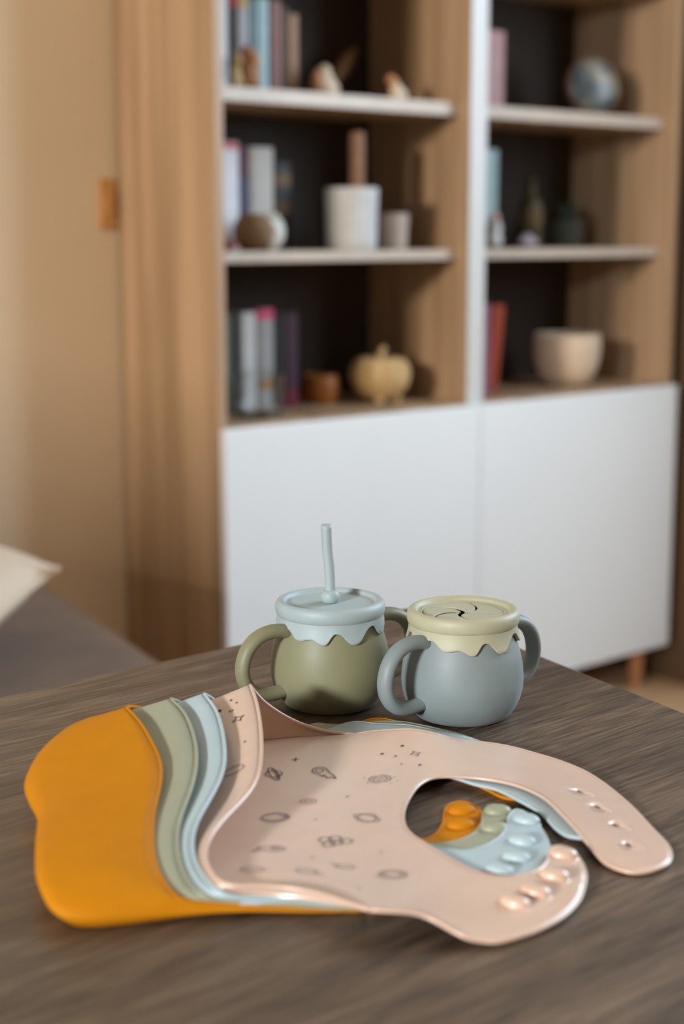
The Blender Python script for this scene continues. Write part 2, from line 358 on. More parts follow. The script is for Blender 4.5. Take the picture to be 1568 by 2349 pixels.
G_out = [(2801, 2315, 50),(2851, 2358, 50),(2928, 2392, 50),(2995, 2341, 50),(3111, 2301, 50),(3227, 2298, 50),(3340, 2288, 50),(3443, 2248, 50),(3525, 2158, 50),(3605, 2064, 45),(3724, 1929, 32),(3792, 1752, 30),(3868, 1604, 25),(3906, 1440, 25),(3959, 1258, 20),(3965, 1047, 17),(3915, 841, 17),(3839, 654, 17),(3721, 490, 17),(3630, 436, 17),(3625, 544, 17),(3628, 704, 20),(3596, 863, 25),(3544, 1019, 30),(3465, 1143, 30),(3365, 1286, 32),(3214, 1377, 32),(3030, 1213, 32),(2875, 944, 32),(2796, 703, 32),(2791, 501, 32),(2865, 389, 32),(2951, 360, 32),(3055, 379, 32),(3161, 449, 32),(3241, 550, 32),(3306, 673, 32),(3359, 750, 32),(3406, 775, 32),(3438, 743, 32),(3458, 680, 30),(3448, 560, 26),(3395, 395, 22),(3306, 209, 22),(3168, -7, 22),(2998, -174, 24),(2820, -270, 24),(2658, -286, 24),(2497, -255, 26),(2318, -214, 26)]
Y_out = [(2841, 2352, 40),(3007, 2332, 40),(3188, 2354, 40),(3278, 2390, 40),(3348, 2389, 40),(3403, 2337, 40),(3469, 2238, 40),(3555, 2158, 30),(3658, 2049, 10),(3744, 1840, 10),(3803, 1647, 10),(3818, 1434, 10),(3793, 1204, 10),(3723, 1000, 10),(3640, 883, 10),(3590, 872, 10),(3534, 927, 10),(3502, 1062, 10),(3460, 1211, 10),(3366, 1351, 10),(3213, 1443, 10),(3028, 1277, 10),(2873, 1006, 10),(2794, 730, 10),(2805, 535, 10),(2872, 493, 10),(2935, 509, 10),(3006, 573, 10),(3077, 679, 10),(3137, 805, 10),(3193, 896, 10),(3268, 933, 10),(3319, 894, 10),(3331, 800, 10),(3301, 654, 10),(3223, 454, 10),(3117, 245, 10),(2976, 33, 10),(2814, -130, 10),(2668, -211, 10),(2506, -231, 10),(2321, -208, 10)]
PEG_P = [(3407, -50, 70),(3257, -254, 80),(3096, -385, 80),(2956, -457, 70)]
PEG_B = [(3457, 465, 60),(3314, 217, 60),(3197, 36, 60),(3048, -88, 60)]
PEG_G = [(3384, 665, 40),(3272, 453, 40)]
PEG_Y = [(3224, 781, 20),(3139, 591, 20)]
HOLES = [(3916, 753, 40),(3903, 524, 30),(3881, 277, 20),(3822, 33, 20)]
PR_BODY = [(2393, 1535, 100),(2577, 1709, 100),(2659, 1467, 100),(2921, 1231, 100),(3060, 1570, 100),(3205, 1620, 100),(3122, 1513, 100),(3114, 1398, 100),(3211, 1355, 100),(3243, 1507, 100),(2446, 1061, 100),(2662, 1043, 100),(2216, 908, 100),(2404, 804, 100),(2653, 707, 100),(2377, 479, 100),(2433, 452, 100),(2229, 320, 100),(2562, 246, 100),(2069, 499, 100),(2144, 145, 100),(2333, 130, 100),(2514, -37, 100),(2296, -174, 100),(1911, 270, 100)]
PR_FLAP = [(2189, 1961, 402),(2276, 2022, 411),(2295, 1967, 403),(2246, 1904, 395),(2252, 1775, 377),(2140, 1825, 384),(2141, 1724, 370),(2206, 1466, 335),(2070, 1205, 299)]

# ------------------------------------------------------------------ the two toddler cups
BODY = [(0, .0006), (.024, .0006), (.0272, .0004), (.0300, .0016), (.0338, .0058), (.0372, .0122), (.0390, .0190), (.0396, .0250), (.0391, .0330), (.0378, .0410), (.0358, .0480), (.0340, .0540), (.0332, .0590), (.0332, .0640)]
def body_r(z):
    P = [p for p in BODY if p[0] > .026]
    for (r0, z0), (r1, z1) in zip(P, P[1:]):
        if z <= z1: return r0 + (r1-r0)*max(0, (z-z0))/(z1-z0)
    return P[-1][0]
DRIPS = [(-33, .0508), (-20, .0520), (-6, .0490), (7, .0562), (26, .0487), (50, .0585), (68, .0515), (88, .0580), (107, .0505), (127, .0575), (150, .0495), (173, .0565), (198, .0500), (225, .0570), (250, .0510), (275, .0580), (291, .0525), (309, .0565)]
def drip_z(a):
    a = (a+33) % 360 - 33
    L = DRIPS + [(DRIPS[0][0]+360, DRIPS[0][1])]
    for (a0, z0), (a1_, z1) in zip(L, L[1:]):
        if a0 <= a <= a1_:
            t = (a-a0)/(a1_-a0); t = t*t*t*(t*(t*6-15)+10); return z0 + (z1-z0)*t
def handle_mesh():
    path = crom([(.0325, 0, .0540), (.040, 0, .0555), (.049, 0, .0550), (.0575, 0, .0515), (.0640, 0, .0440), (.0668, 0, .0340), (.0650, 0, .0245), (.0585, 0, .0172), (.049, 0, .0142), (.040, 0, .0142), (.0345, 0, .0150)], 44)
    return MB().tube(path, .0058, 16, up=(0, 1, 0), ry=.0046)
def make_cup(label, x, y, turn, hturn, m_body, m_lid, straw):
    c = empty('toddler_cup', (x, y, TZ)); tag(c, label, 'cup', 'toddler cups with dripping lids')
    prof = [p for p in BODY]; inner = [(r-.0022, z) for r, z in BODY[::-1] if r > .026 and z > .004] + [(.024, .004), (0, .0036)]
    # smooth the profile before turning it
    sm = [(p.x, p.y) for p in crom([(r, z, 0) for r, z in prof], 60)]
    MB().lathe([(max(r, 0), z) for r, z in sm] + inner, 72).build('cup_body', m_body, c)
    for k in (0, 180):
        h = handle_mesh().build('handle', m_body, c); h.rotation_euler = (0, 0, R(hturn+k))
    # lid: rolled rim, sunken disc, scalloped apron
    rim = [(.0333, .0608), (.0347, .0616), (.0358, .0634), (.0363, .0658), (.0362, .0682), (.0355, .0702), (.0343, .0715), (.0328, .0720), (.0314, .0715), (.0304, .0705), (.0298, .0695)]
    rim = [(p.x, p.y) for p in crom([(r, z, 0) for r, z in rim], 30)]
    disc = [(.0290, .0690), (.0282, .0689)]
    lid = empty('lid', (0, 0, 0)); lid.parent = c
    if straw: tail = disc + [(.020, .0690), (.010, .0691), (.004, .0691), (0, .0691), (0, .0672), (.03, .0672)]
    else: tail = disc + [(.0268, .0689), (.0262, .0684), (.0262, .0668), (.03, .0668)]
    MB().lathe(rim + tail + [(.0325, .0660), (.0325, .0612)], 96).build('lid_rim', m_lid, lid)
    b = MB(); rows = []; nn = 240
    for k in range(nn):
        a = 360*k/nn; zb = drip_z(a-turn); th = R(a-90); row = []
        for v in (0, .15, .3, .45, .6, .72, .84, .93, .98, 1):
            z = .0640 + (zb-.0640)*v
            off = .0016 + .0010*v if v < .9 else (.0025 if v < .95 else (.0019 if v < .99 else .0009))
            q = max(body_r(z), .0332) + off
            row.append((q*math.cos(th), q*math.sin(th), z))
        for z in (zb+.0006, zb+.003): 
            q = body_r(z)+.0001; row.append((q*math.cos(th), q*math.sin(th), z))
        rows.append(row)
    b.grid(rows, close_u=True); b.build('drip_edge', m_lid, lid)
    if straw:
        s = MB(); P = crom([(0, 0, .0755), (-.0001, 0, .083), (-.0006, 0, .093), (-.0018, 0, .104), (-.0026, 0, .1215)], 26)
        s.tube(P, .0034, 20, caps=False); s.tube(P, .0023, 20, caps=False)
        n2 = 26*20; s.grid([[s.v[25*20+k], s.v[n2+25*20+k]] for k in range(20)], close_u=True)
        s.build('straw', m_lid, lid)
        MB().lathe([(0, .0692), (.0045, .0692), (.0054, .0700), (.0061, .0716), (.0063, .0732), (.0060, .0750), (.0050, .0766), (.0038, .0775), (.0030, .0778)], 28).build('straw_collar', m_lid, lid)
    else:
        R1 = .0262
        def th(k, r): return R(4 + 72*k) - R(66)*(1-(r/R1))**1.1
        for k in range(5):
            b = MB(); top = []; n1, n2 = 18, 12; rows = []
            for i in range(n1+1):
                r_ = .0032 + (R1-.0032)*i/n1; gap = (.0006 + .0009*(1-i/n1))/r_
                a0, a1_ = th(k, r_)+gap, th(k+1, r_)-gap; row = []
                for j in range(n2+1):
                    t = j/n2; a = a0+(a1_-a0)*t
                    z = .0688 + .0009*(t-.45)*(1-(i/n1)**2)*(1 if k % 2 else .7) - .0004*(1-i/n1)
                    row.append((r_*math.cos(a), r_*math.sin(a), z))
                rows.append(row)
            low = [[(x_, y_, z_-.0012) for x_, y_, z_ in row] for row in rows]
            A_ = b.grid(rows); B_ = b.grid(low); w = n2+1
            loop = [j for j in range(w)] + [i*w+n2 for i in range(1, n1+1)] + [n1*w+j for j in range(n2-1, -1, -1)] + [i*w for i in range(n1-1, 0, -1)]
            for q in range(len(loop)):
                i0, i1 = loop[q], loop[(q+1) % len(loop)]; b.f.append((A_+i0, A_+i1, B_+i1, B_+i0))
            b.build('lid_flap', m_lid, lid, weld=0)
    return c
make_cup('olive green cup with pale blue dripping lid and upright straw', -.0078, 1.006, 0, 33, M['cup_olive'], M['lid_blue'], True)
make_cup('grey blue cup with olive dripping lid and spiral snack slits', .0780, .981, 12, 40, M['cup_blue'], M['lid_olive'], False)

# ------------------------------------------------------------------ four silicone bibs, nested into each other
BA, BB = Vector((.9455, .3256, 0)), Vector((-.3256, .9455, 0))
def bw(p): return BA*(p[0]*1e-4) + BB*(p[1]*1e-4 + .66) + Vector((0, 0, TZ + p[2]*1e-4))
MY = [(1580, 2200, 260), (1280, 2030, 300), (1060, 1720, 225), (1000, 1500, 188), (1008, 1300, 180), (1027, 1100, 180), (988, 900, 180), (950, 700, 180), (920, 500, 178), (895, 300, 160), (920, 100, 120), (1010, -10, 62)]
BY = [(1580, 2170), (1340, 2000), (1150, 1700), (1105, 1490), (1100, 1300), (1085, 1100), (1065, 900), (1040, 700), (1015, 500), (985, 300), (1000, 120), (1060, 20)]
def pocket_rows(k, rim, far, near, A, Z):
    "rows across the pocket: rim point, bulge, fold and foot, from the far side round the closed end to the near side"
    sh, lay = 150*k, 16*k+6
    rows = [(A, A, A, A)]
    for p in far:
        rows.append((p, (p[0], p[1]+12, p[2]*.75+lay*.25), (p[0], p[1]+16, p[2]*.4+lay*.6), (p[0], p[1]+2, lay)))
    for i, p in enumerate(rim):
        m = (MY[i][0]+sh, MY[i][1]-25*k if i < 3 else MY[i][1], max(MY[i][2]-34*k, lay+30)); f = (BY[i][0]+sh, BY[i][1]-30*k if i < 3 else BY[i][1], lay)
        if k and i >= 8: m = (m[0], max(m[1], 70+25*k), m[2]); f = (f[0]+30, max(f[1], 90+25*k), lay)
        if k and i == 0: m = (p[0]-300, p[1]-10, p[2]-60)
        bul = (38, -14, -34, -46)[k]*(1 if not k else (0, .4, .75, 1)[min(i, 3)]) if i < 11 else (12, -4, -6, -8)[k]
        if i == 0: bul = 12
        t = tuple(.5*(p[c]+m[c]) for c in range(2)) + (.5*(p[2]+m[2]) + bul,)
        rows.append((p, t, m, f))
    for q, p in enumerate(near):
        lay = 16*k+6 + max(0, p[2]-16*k-6)*((q+1)/(len(near)+.3))**1.5
        o1, o2 = ((-14, -20), (8, 14), (10, 18), (6, 10))[k]
        rows.append((p, (p[0], p[1]+o1, p[2]*.72+lay*.28), (p[0], p[1]+o2, p[2]*.38+lay*.62), (p[0], p[1]+2, lay)))
    rows.append((Z, Z, Z, Z))
    return rows
def idw(p, ctl):
    s = w = 0
    for q, z in ctl:
        k = 1/((p[0]-q[0])**2+(p[1]-q[1])**2+1e-9)**1.5; s += k*z; w += k
    return s/w
def inside(p, poly):
    c = False; n = len(poly)
    for i in range(n):
        a, b = poly[i], poly[i-1]
        if (a[1] > p[1]) != (b[1] > p[1]) and p[0] < (b[0]-a[0])*(p[1]-a[1])/(b[1]-a[1])+a[0]: c = not c
    return c
def sheet(name, loop, holes, ctl, m, parent, thick, step=.0055):
    verts = [p.xy for p in loop]; edges = [(i, (i+1) % len(loop)) for i in range(len(loop))]; z3 = [p.z for p in loop]
    for h in holes:
        b0 = len(verts); verts += [p.xy for p in h]; edges += [(b0+i, b0+(i+1) % len(h)) for i in range(len(h))]
    bx = [min(p.x for p in loop), max(p.x for p in loop), min(p.y for p in loop), max(p.y for p in loop)]
    lp = [(p.x, p.y) for p in loop]; hp = [[(p.x, p.y) for p in h] for h in holes]
    ring = lp + [q for h in hp for q in h]
    # a second ring just inside the outline keeps the faces along the edge even
    ccw = sum(loop[i-1].x*loop[i].y-loop[i].x*loop[i-1].y for i in range(len(loop))) > 0
    inner = []
    for i in range(len(loop)):
        t = (loop[(i+1) % len(loop)]-loop[i-1]).xy
        if t.length < 1e-7: continue
        t.normalize(); q = loop[i].xy + Vector((-t.y, t.x))*(.0026 if ccw else -.0026)
        if inside((q.x, q.y), lp) and not any(inside((q.x, q.y), h) for h in hp) and min((q.x-a)**2+(q.y-b)**2 for a, b in ring) > .0021**2 and all((q-w_).length > .0016 for w_ in inner[-3:]): inner.append(q)
    verts += inner; ring = ring + [(q.x, q.y) for q in inner]
    y = bx[2]; r_ = 0
    while y < bx[3]:
        x = bx[0] + (step/2 if r_ % 2 else 0)
        while x < bx[1]:
            if inside((x, y), lp) and not any(inside((x, y), h) for h in hp) and min((x-a)**2+(y-b)**2 for a, b in ring) > (step*.55)**2: verts.append(Vector((x, y)))
            x += step
        y += step*.87; r_ += 1
    vo, eo, fo = delaunay_2d_cdt(verts, edges, [], 0, 1e-7)[:3]
    fs = []
    for f in fo:
        c = (sum(vo[i].x for i in f)/3, sum(vo[i].y for i in f)/3)
        if inside(c, lp) and not any(inside(c, h) for h in hp): fs.append(tuple(f))
    zz = [idw(v, ctl) for v in vo]; nb = len(ring); adj = [set() for _ in vo]
    for f in fs:
        for i in range(3): adj[f[i]].update((f[i-1], f[i-2]))
    fixed = {i for i, v in enumerate(vo) if min((v.x-a)**2+(v.y-b_)**2 for a, b_ in lp) < 1e-10}
    for it in range(9):
        zz = [zz[i] if i in fixed or not adj[i] else .4*zz[i]+.6*sum(zz[j] for j in adj[i])/len(adj[i]) for i in range(len(vo))]
    b = MB(); b.v = [(v.x, v.y, zz[i]) for i, v in enumerate(vo)]; b.f = fs
    me = b
    return me
def make_bib(k, key, label, m, rim, far, near, out, pegs, holes, bumps):
    root = empty('silicone_bib', (0, 0, 0)); tag(root, label, 'bib', 'silicone bibs nested into each other')
    A, Z = out[0], out[-1]
    rows = pocket_rows(k, rim, far, near, A, Z); cols = list(zip(*rows)); nr = 90
    C = [crom([bw(p) for p in col], nr) for col in cols]
    grid = []
    for i in range(nr):
        P = [C[c][i] for c in range(4)]
        if i in (0, nr-1): grid.append([P[0].copy() for _ in range(15)])
        else: grid.append(crom(P, 15))
    for it in range(9):
        grid = [grid[0]] + [[(grid[i-1][j]+grid[i][j]*2+grid[i+1][j])/4 for j in range(15)] for i in range(1, nr-1)] + [grid[-1]]
    pk = MB(); pk.grid(grid)
    foot = [g[-1] for g in grid]
    loop3 = even(crom([bw(p) for p in out], 260), .0032) + [p for p in foot[::-1]][1:-1]
    ctl = [((p.x, p.y), p.z) for p in loop3] + [((q.x, q.y), q.z) for q in (bw(b_) for b_ in bumps)]
    hl = []
    for h in holes:
        c = bw(h); t = [c + Vector((.0027*math.cos(a)*.83-.0019*math.sin(a)*.55, .0027*math.cos(a)*.55+.0019*math.sin(a)*.83, 0)) for a in [2*math.pi*q/12 for q in range(12)]]; hl.append(t)
    sh = sheet('panel', loop3, hl, ctl, m, root, .0012)
    # the panel: sheet made thick, with a rolled bead along its free edge
    panel = sh.build('bib_panel', m, root, fix=True)
    so_ = panel.modifiers.new('thick', 'SOLIDIFY'); so_.thickness = .0014; so_.offset = 0
    free = [Vector((p.x, p.y, p.z)) for p in even(crom([bw(p) for p in out], 260), .0032)]
    MB().tube(free, .00105, 8).build('edge_bead', m, root)
    pocket = pk.build('catch_pocket', m, root)
    so_ = pocket.modifiers.new('thick', 'SOLIDIFY'); so_.thickness = .0016; so_.offset = 0
    MB().tube([g[0] for g in grid], .00115, 10).build('pocket_rim', m, pocket)
    tree = BVHTree.FromPolygons([Vector(v) for v in sh.v] + [Vector(v) for v in pk.v], [f for f in sh.f] + [tuple(i+len(sh.v) for i in f) for f in pk.f])
    def drop(x, y, z=TZ+.2):
        h = tree.ray_cast(Vector((x, y, z)), Vector((0, 0, -1)))
        return h[0].z if h[0] else TZ
    for i, (p, ang) in enumerate(pegs):
        c = bw(p); z = drop(c.x, c.y); b = MB(); rows_ = []
        for q in range(20):
            a = 2*math.pi*q/20; row = []
            for r_, hz in ((0, .0047), (.4, .0046), (.66, .0041), (.86, .0032), (.97, .0021), (1.0, .0013), (.96, .0006), (.98, .0001), (1.1, -.0006)):
                x_, y_ = .0074*r_*math.cos(a), .0052*r_*math.sin(a)
                row.append((c.x + x_*math.cos(ang)-y_*math.sin(ang), c.y + x_*math.sin(ang)+y_*math.cos(ang), z+hz))
            rows_.append(row)
        b.grid(rows_, close_u=True); b.build('peg', m, root)
    for h in holes:
        c = bw(h); z = drop(c.x + .004, c.y + .004)
        pth = [(c.x + .0080*math.cos(a)*.90 + .0034*math.sin(a)*.43, c.y - .0080*math.cos(a)*.43 + .0034*math.sin(a)*.90, z+.0004) for a in [2*math.pi*q/24 for q in range(24)]]
        MB().tube(pth, .00045, 6, True).build('buttonhole_lip', m, root)
    return root, drop
def sides(A, tip, n, w, zs):
    return [(A[0]+(tip[0]-A[0])*f, w, z) for f, z in zs]
Y_far = [(2550, 2300, 70), (2300, 2270, 130), (2050, 2230, 220), (1830, 2150, 320)]
G_far = [(2550, 2270, 75), (2380, 2250, 130), (2200, 2220, 220), (2040, 2160, 330)]
B_far = [(2680, 2190, 80), (2520, 2200, 130), (2370, 2200, 210), (2230, 2165, 330)]
P_farr = [(2928, 2110, 80)] + P_far[2:]
yb = [(1500, 1000, 6), (1900, 1500, 6), (1900, 500, 6), (2400, 1000, 8)]
make_bib(0, 'Y', 'mustard yellow bib, outermost of the four, with its smooth pocket face showing', M['yellow'], RIM_Y, Y_far, Y_near, Y_out, [(p, R(10)) for p in PEG_Y], [], yb)
make_bib(1, 'G', 'sage green bib nested between the mustard bib and the pale blue bib', M['green'], RIM_G, G_far, G_near, G_out, [(p, R(5)) for p in PEG_G], [], [(a, b_, 22) for a, b_, c in yb])
make_bib(2, 'B', 'pale blue bib nested directly under the printed pink bib', M['blue'], RIM_B, B_far, B_near, B_out, [(p, R(-25)) for p in PEG_B], [], [(a, b_, 38) for a, b_, c in yb])
pink, drop = make_bib(3, 'P', 'pale pink bib with small space drawings, on top of the others', M['pink'], RIM_P, P_farr, P_near, P_out, [(p, R(a)) for p, a in zip(PEG_P, (-10, -20, -25, -30))], HOLES,
    [(1900, 1200, 60), (2000, 600, 60), (2200, 400, 58), (2450, 900, 54), (2500, 1400, 60), (2250, 900, 52), (2200, 1600, 60), (2000, 1800, 60), (2900, 1900, 104), (3150, 1750, 120), (2700, 1900, 80), (3350, 1600, 105), (3000, 1500, 84), (2750, 1300, 66), (3100, 1300, 84)])

# flat drawings printed on the pink bib: thin lines that follow its surface
def stroke(mb, pts, w, closed=False):
    P = even(crom([Vector((*p, 0)) for p in pts], len(pts)*5, closed), .0007, closed); n = len(P); rows = []
    for i in range(n):
        t = (P[(i+1) % n]-P[i-1]) if closed else (P[min(i+1, n-1)]-P[max(i-1, 0)])
        t.normalize(); q = Vector((-t.y, t.x, 0))*w/2
        rows.append([(p.x, p.y, drop(p.x, p.y)+.00115) for p in (P[i]+q, P[i]-q)])
    mb.grid(rows, close_u=closed)
def dot(mb, c, r):
    b0 = len(mb.v); n = 10
    for k in range(n):
        x, y = c[0]+r*math.cos(k*.6283), c[1]+r*math.sin(k*.6283); mb.v.append((x, y, drop(x, y)+.00115))
    mb.f.append(tuple(b0+k for k in range(n)))
def ell(c, rx, ry, rot=0, a0=0, a1=360, n=14):
    o = []
    for k in range(n if a1-a0 >= 360 else n+1):
        a = R(a0+(a1-a0)*k/n); x, y = rx*math.cos(a), ry*math.sin(a)
        o.append((c[0]+x*math.cos(rot)-y*math.sin(rot), c[1]+x*math.sin(rot)+y*math.cos(rot)))
    return o
def star(c, r, rot=0):
    o = []
    for k in range(8):
        a = rot+k*math.pi/4; q = r if k % 2 == 0 else r*.38; o.append((c[0]+q*math.cos(a), c[1]+q*math.sin(a)))
    return o
def star_line(mb, c, r, w, rot=0):
    P = star(c, r, rot)
    for a, b in zip(P, P[1:]+P[:1]): stroke(mb, [a, ((a[0]+b[0])/2, (a[1]+b[1])/2), b], w)
def printed(name, fn, m=M['print']):
    mb = MB(); fn(mb); mb.build(name, m, pink, fix=False, weld=0)
PB = [tuple(bw(p)[:2]) for p in PR_BODY]; PF = [tuple(bw(p)[:2]) for p in PR_FLAP]
def planet(c, r, rot, w=.0006):
    def f(mb):
        stroke(mb, ell(c, r, r*1.05), w, True); stroke(mb, ell(c, r*2.2, r*.5, rot), w, True); stroke(mb, ell(c, r*1.8, r*.28, rot, 190, 350), w)
    return f
printed('planet_print', planet(PB[0], .0048, R(105)))
printed('star_print', lambda mb: (dot(mb, PB[1], .0008), stroke(mb, [(PB[1][0]-.0024, PB[1][1]), PB[1], (PB[1][0]+.0024, PB[1][1])], .0005), stroke(mb, [(PB[1][0], PB[1][1]-.003), PB[1], (PB[1][0], PB[1][1]+.003)], .0005)))
def comet(c):
    def f(mb):
        x, y = c[0]-.0015, c[1]+.0015
        stroke(mb, ell((x, y), .0022, .0026), .0005, True); stroke(mb, ell((x, y), .0042, .0048, 0, 20, 250), .0006)
        stroke(mb, [(x+.0040, y+.0016), (x+.0062, y-.0048), (x+.0072, y-.0060), (x+.0094, y-.0130)], .0006)
        stroke(mb, [(x-.0014, y-.0045), (x+.0018, y-.0080), (x+.0030, y-.0072), (x+.0046, y-.0120), (x+.0062, y-.0105), (x+.0094, y-.0130)], .0006)
        dot(mb, (x+.0020, y-.0080), .0008)
    return f
printed('comet_print', comet(PB[2]))
def galaxy(c):
    def f(mb):
        for ph in (0, 180):
            P = []
            for k in range(16):
                a = R(ph+k*30); r_ = .0008+.0060*(k/15)**.8; P.append((c[0]+r_*math.cos(a)*1.05, c[1]+r_*math.sin(a)*.95))
            stroke(mb, P, .0006)
        for dx, dy in ((-.0088, .002), (.0085, .003), (.0095, -.003), (-.007, -.006), (.006, -.0065)): dot(mb, (c[0]+dx, c[1]+dy), .0005)
    return f
printed('galaxy_print', galaxy(PB[3]), M['print_soft'])
for i, r_ in ((4, .0010), (5, .0010), (6, .0008), (7, .0006), (8, .0010), (11, .0007), (13, .0006), (17, .0006), (18, .0006), (23, .0006)):
    printed('dot_print', lambda mb, i=i, r_=r_: dot(mb, PB[i], r_))
printed('star_print', lambda mb: star_line(mb, PB[9], .0034, .0005, .4), M['print_soft'])
printed('asteroid_print', lambda mb: (stroke(mb, ell(PB[10], .0042, .0036), .0005, True), stroke(mb, ell(PB[10], .002, .0015), .0005, True)), M['print_soft'])
printed('planet_print', lambda mb: (stroke(mb, ell(PB[12], .0072, .0058, .3), .0009, True), stroke(mb, ell(PB[12], .0056, .0036, .3, 180, 420), .0006), dot(mb, (PB[12][0]+.0058, PB[12][1]+.002), .0012)), M['print_soft'])
printed('planet_print', lambda mb: (stroke(mb, ell(PB[14], .0050, .0062), .0006, True), stroke(mb, ell(PB[14], .0082, .0036, -.7), .0006, True)), M['print_soft'])
printed('satellite_print', lambda mb: [stroke(mb, ell((PB[15][0]+dx, PB[15][1]+dy), .0030, .0032), .0007, True) for dx, dy in ((-.003, .0022), (.0022, .0032), (-.001, -.004), (.003, -.0022), (.0078, -.0008))] and None, M['print_soft'])
printed('rocket_print', lambda mb: (stroke(mb, ell(PB[19], .0068, .0030, -.1), .0007, True), stroke(mb, ell((PB[19][0]+.002, PB[19][1]+.0004), .0018, .0016), .0006, True), stroke(mb, [(PB[19][0]-.006, PB[19][1]-.001), (PB[19][0]-.009, PB[19][1]-.003), (PB[19][0]-.006, PB[19][1]-.003)], .0006)), M['print_soft'])
printed('comet_print', lambda mb: (stroke(mb, ell(PB[20], .0055, .0028, -.55), .0006, True), stroke(mb, [(PB[20][0]+.003, PB[20][1]-.003), (PB[20][0]+.008, PB[20][1]-.006)], .0006)), M['print_soft'])
printed('comet_print', lambda mb: (stroke(mb, ell(PB[21], .0045, .0026, -.4), .0006, True), stroke(mb, [(PB[21][0]-.003, PB[21][1]+.002), (PB[21][0]-.007, PB[21][1]+.005)], .0006)), M['print_soft'])
printed('planet_print', lambda mb: (stroke(mb, ell(PB[22], .0066, .0054, .2), .0007, True), stroke(mb, ell(PB[22], .0046, .003, .2), .0006, True)), M['print_soft'])
printed('rocket_print', lambda mb: stroke(mb, ell(PB[24], .0058, .0026, -.2), .0006, True), M['print_soft'])
for i, r_ in ((0, .0014), (1, .0008), (2, .0007), (5, .0009), (6, .0009), (7, .0008)):
    printed('dot_print', lambda mb, i=i, r_=r_: dot(mb, PF[i], r_))
printed('ring_print', lambda mb: stroke(mb, ell(PF[3], .0011, .0011), .0005, True))
printed('star_print', lambda mb: star_line(mb, PF[4], .0038, .0006, .5))
printed('planet_print', lambda mb: stroke(mb, ell(PF[8], .0055, .0040), .0007, True), M['print_soft'])

# ------------------------------------------------------------------ things on the shelves (u along the shelf, d into it)
def shelf_thing(name, u, d, z, label, cat, group=None, rz=0):
    o = empty(name, rm(u, d, z), ROT + rz); tag(o, label, cat, group); return o
def paint(name, c, rough=.55, v=.9): return noisy(name, tuple(x*v for x in c), c, (30, 30, 30), 3, rough, 0, spec=.35)
PAPER = noisy('book_pages', (.55, .50, .40), (.66, .61, .50), (4, 4, 300), 2, .8, 0)
GB = 'books standing on the shelves'
def book(u0, u1, d, z, h, col, label, depth=.125, lean=0, band=None, top=None):
    "one book, spine to the front: boards and rounded spine, pages, and sometimes a coloured band"
    w = u1-u0; o = shelf_thing('book', (u0+u1)/2, d, z, label, 'book', GB)
    if lean: o.rotation_euler = (0, lean, ROT); o.location.z += abs(math.sin(lean))*w/2
    m = paint('book_cloth', col, .5); t = min(.0022, w*.12); hw = w/2-.0004
    sec = [(-hw, depth), (-hw, .006), (-hw*.75, .0018), (0, 0), (hw*.75, .0018), (hw, .006), (hw, depth), (hw-t, depth), (hw-t, .008), (0, .005), (-hw+t, .008), (-hw+t, depth)]
    b = MB(); n = len(sec); base = b.grid([[(x, y, 0), (x, y, h)] for x, y in sec], close_u=True)
    for zz in (0, 1):
        ix = [base+2*i+zz for i in range(n)]
        for i in range(n//2-1): b.f.append((ix[i], ix[i+1], ix[n-2-i], ix[n-1-i]))
    b.build('cover', m, o, False)
    MB().box(-hw+t, hw-t, .008, depth-.004, .003, h-.003).build('pages', PAPER, o, False)
    for (z0, z1, c) in (band or []):
        q = [(x*1.02, y-.0004) for x, y in sec[1:6]]
        bb = MB(); bb.grid([[(x, y, z0*h), (x, y, z1*h)] for x, y in q]); bb.build('spine_band', paint('spine_print', c), o, fix=False)
    return o
# upper left
z = Z_UP
book(.072, .146, .15, z, .205, (.64, .66, .68), 'wide pale grey book at left end of the upper left shelf', band=[(.12, .3, (.4, .42, .45))])
book(.147, .165, .15, z, .178, (.05, .045, .05), 'dark book with red top band beside the wide pale grey book', band=[(.84, .99, (.35, .04, .04))])
book(.166, .192, .15, z, .172, (.40, .40, .42), 'white grey book with tan top right of the dark red topped one', band=[(.88, .99, (.5, .34, .15))])
book(.193, .209, .15, z, .168, (.20, .32, .36), 'slim deep teal book left of the pale aqua one')
book(.210, .239, .15, z, .172, (.36, .52, .56), 'pale aqua book in the middle of the upper left row')
book(.2425, .267, .15, z, .170, (.30, .155, .14), 'dusty brown pink book right of the pale aqua one')
book(.268, .281, .15, z, .160, (.20, .16, .14), 'thin dark taupe book next to the tan end book')
book(.283, .308, .15, z, .150, (.36, .22, .13), 'tan book ending the upper left row at right')
# middle left
z = Z_MID
book(.075, .172, .155, z, .195, (.74, .73, .80), 'thick white pink book at left end of the middle left shelf', band=[(.93, .995, (.6, .18, .2)), (.02, .1, (.6, .2, .22))])
book(.1735, .192, .155, z, .187, (.075, .095, .17), 'dark blue purple book between two pale books', band=[(.7, .98, (.13, .05, .09))])
book(.194, .252, .155, z, .188, (.50, .48, .45), 'wide light grey book behind the textured bowl')
book(.258, .302, .165, z, .162, (.022, .02, .02), 'black book with two small tan marks on its spine', band=[(.74, .88, (.16, .09, .04)), (.40, .55, (.11, .065, .03))])
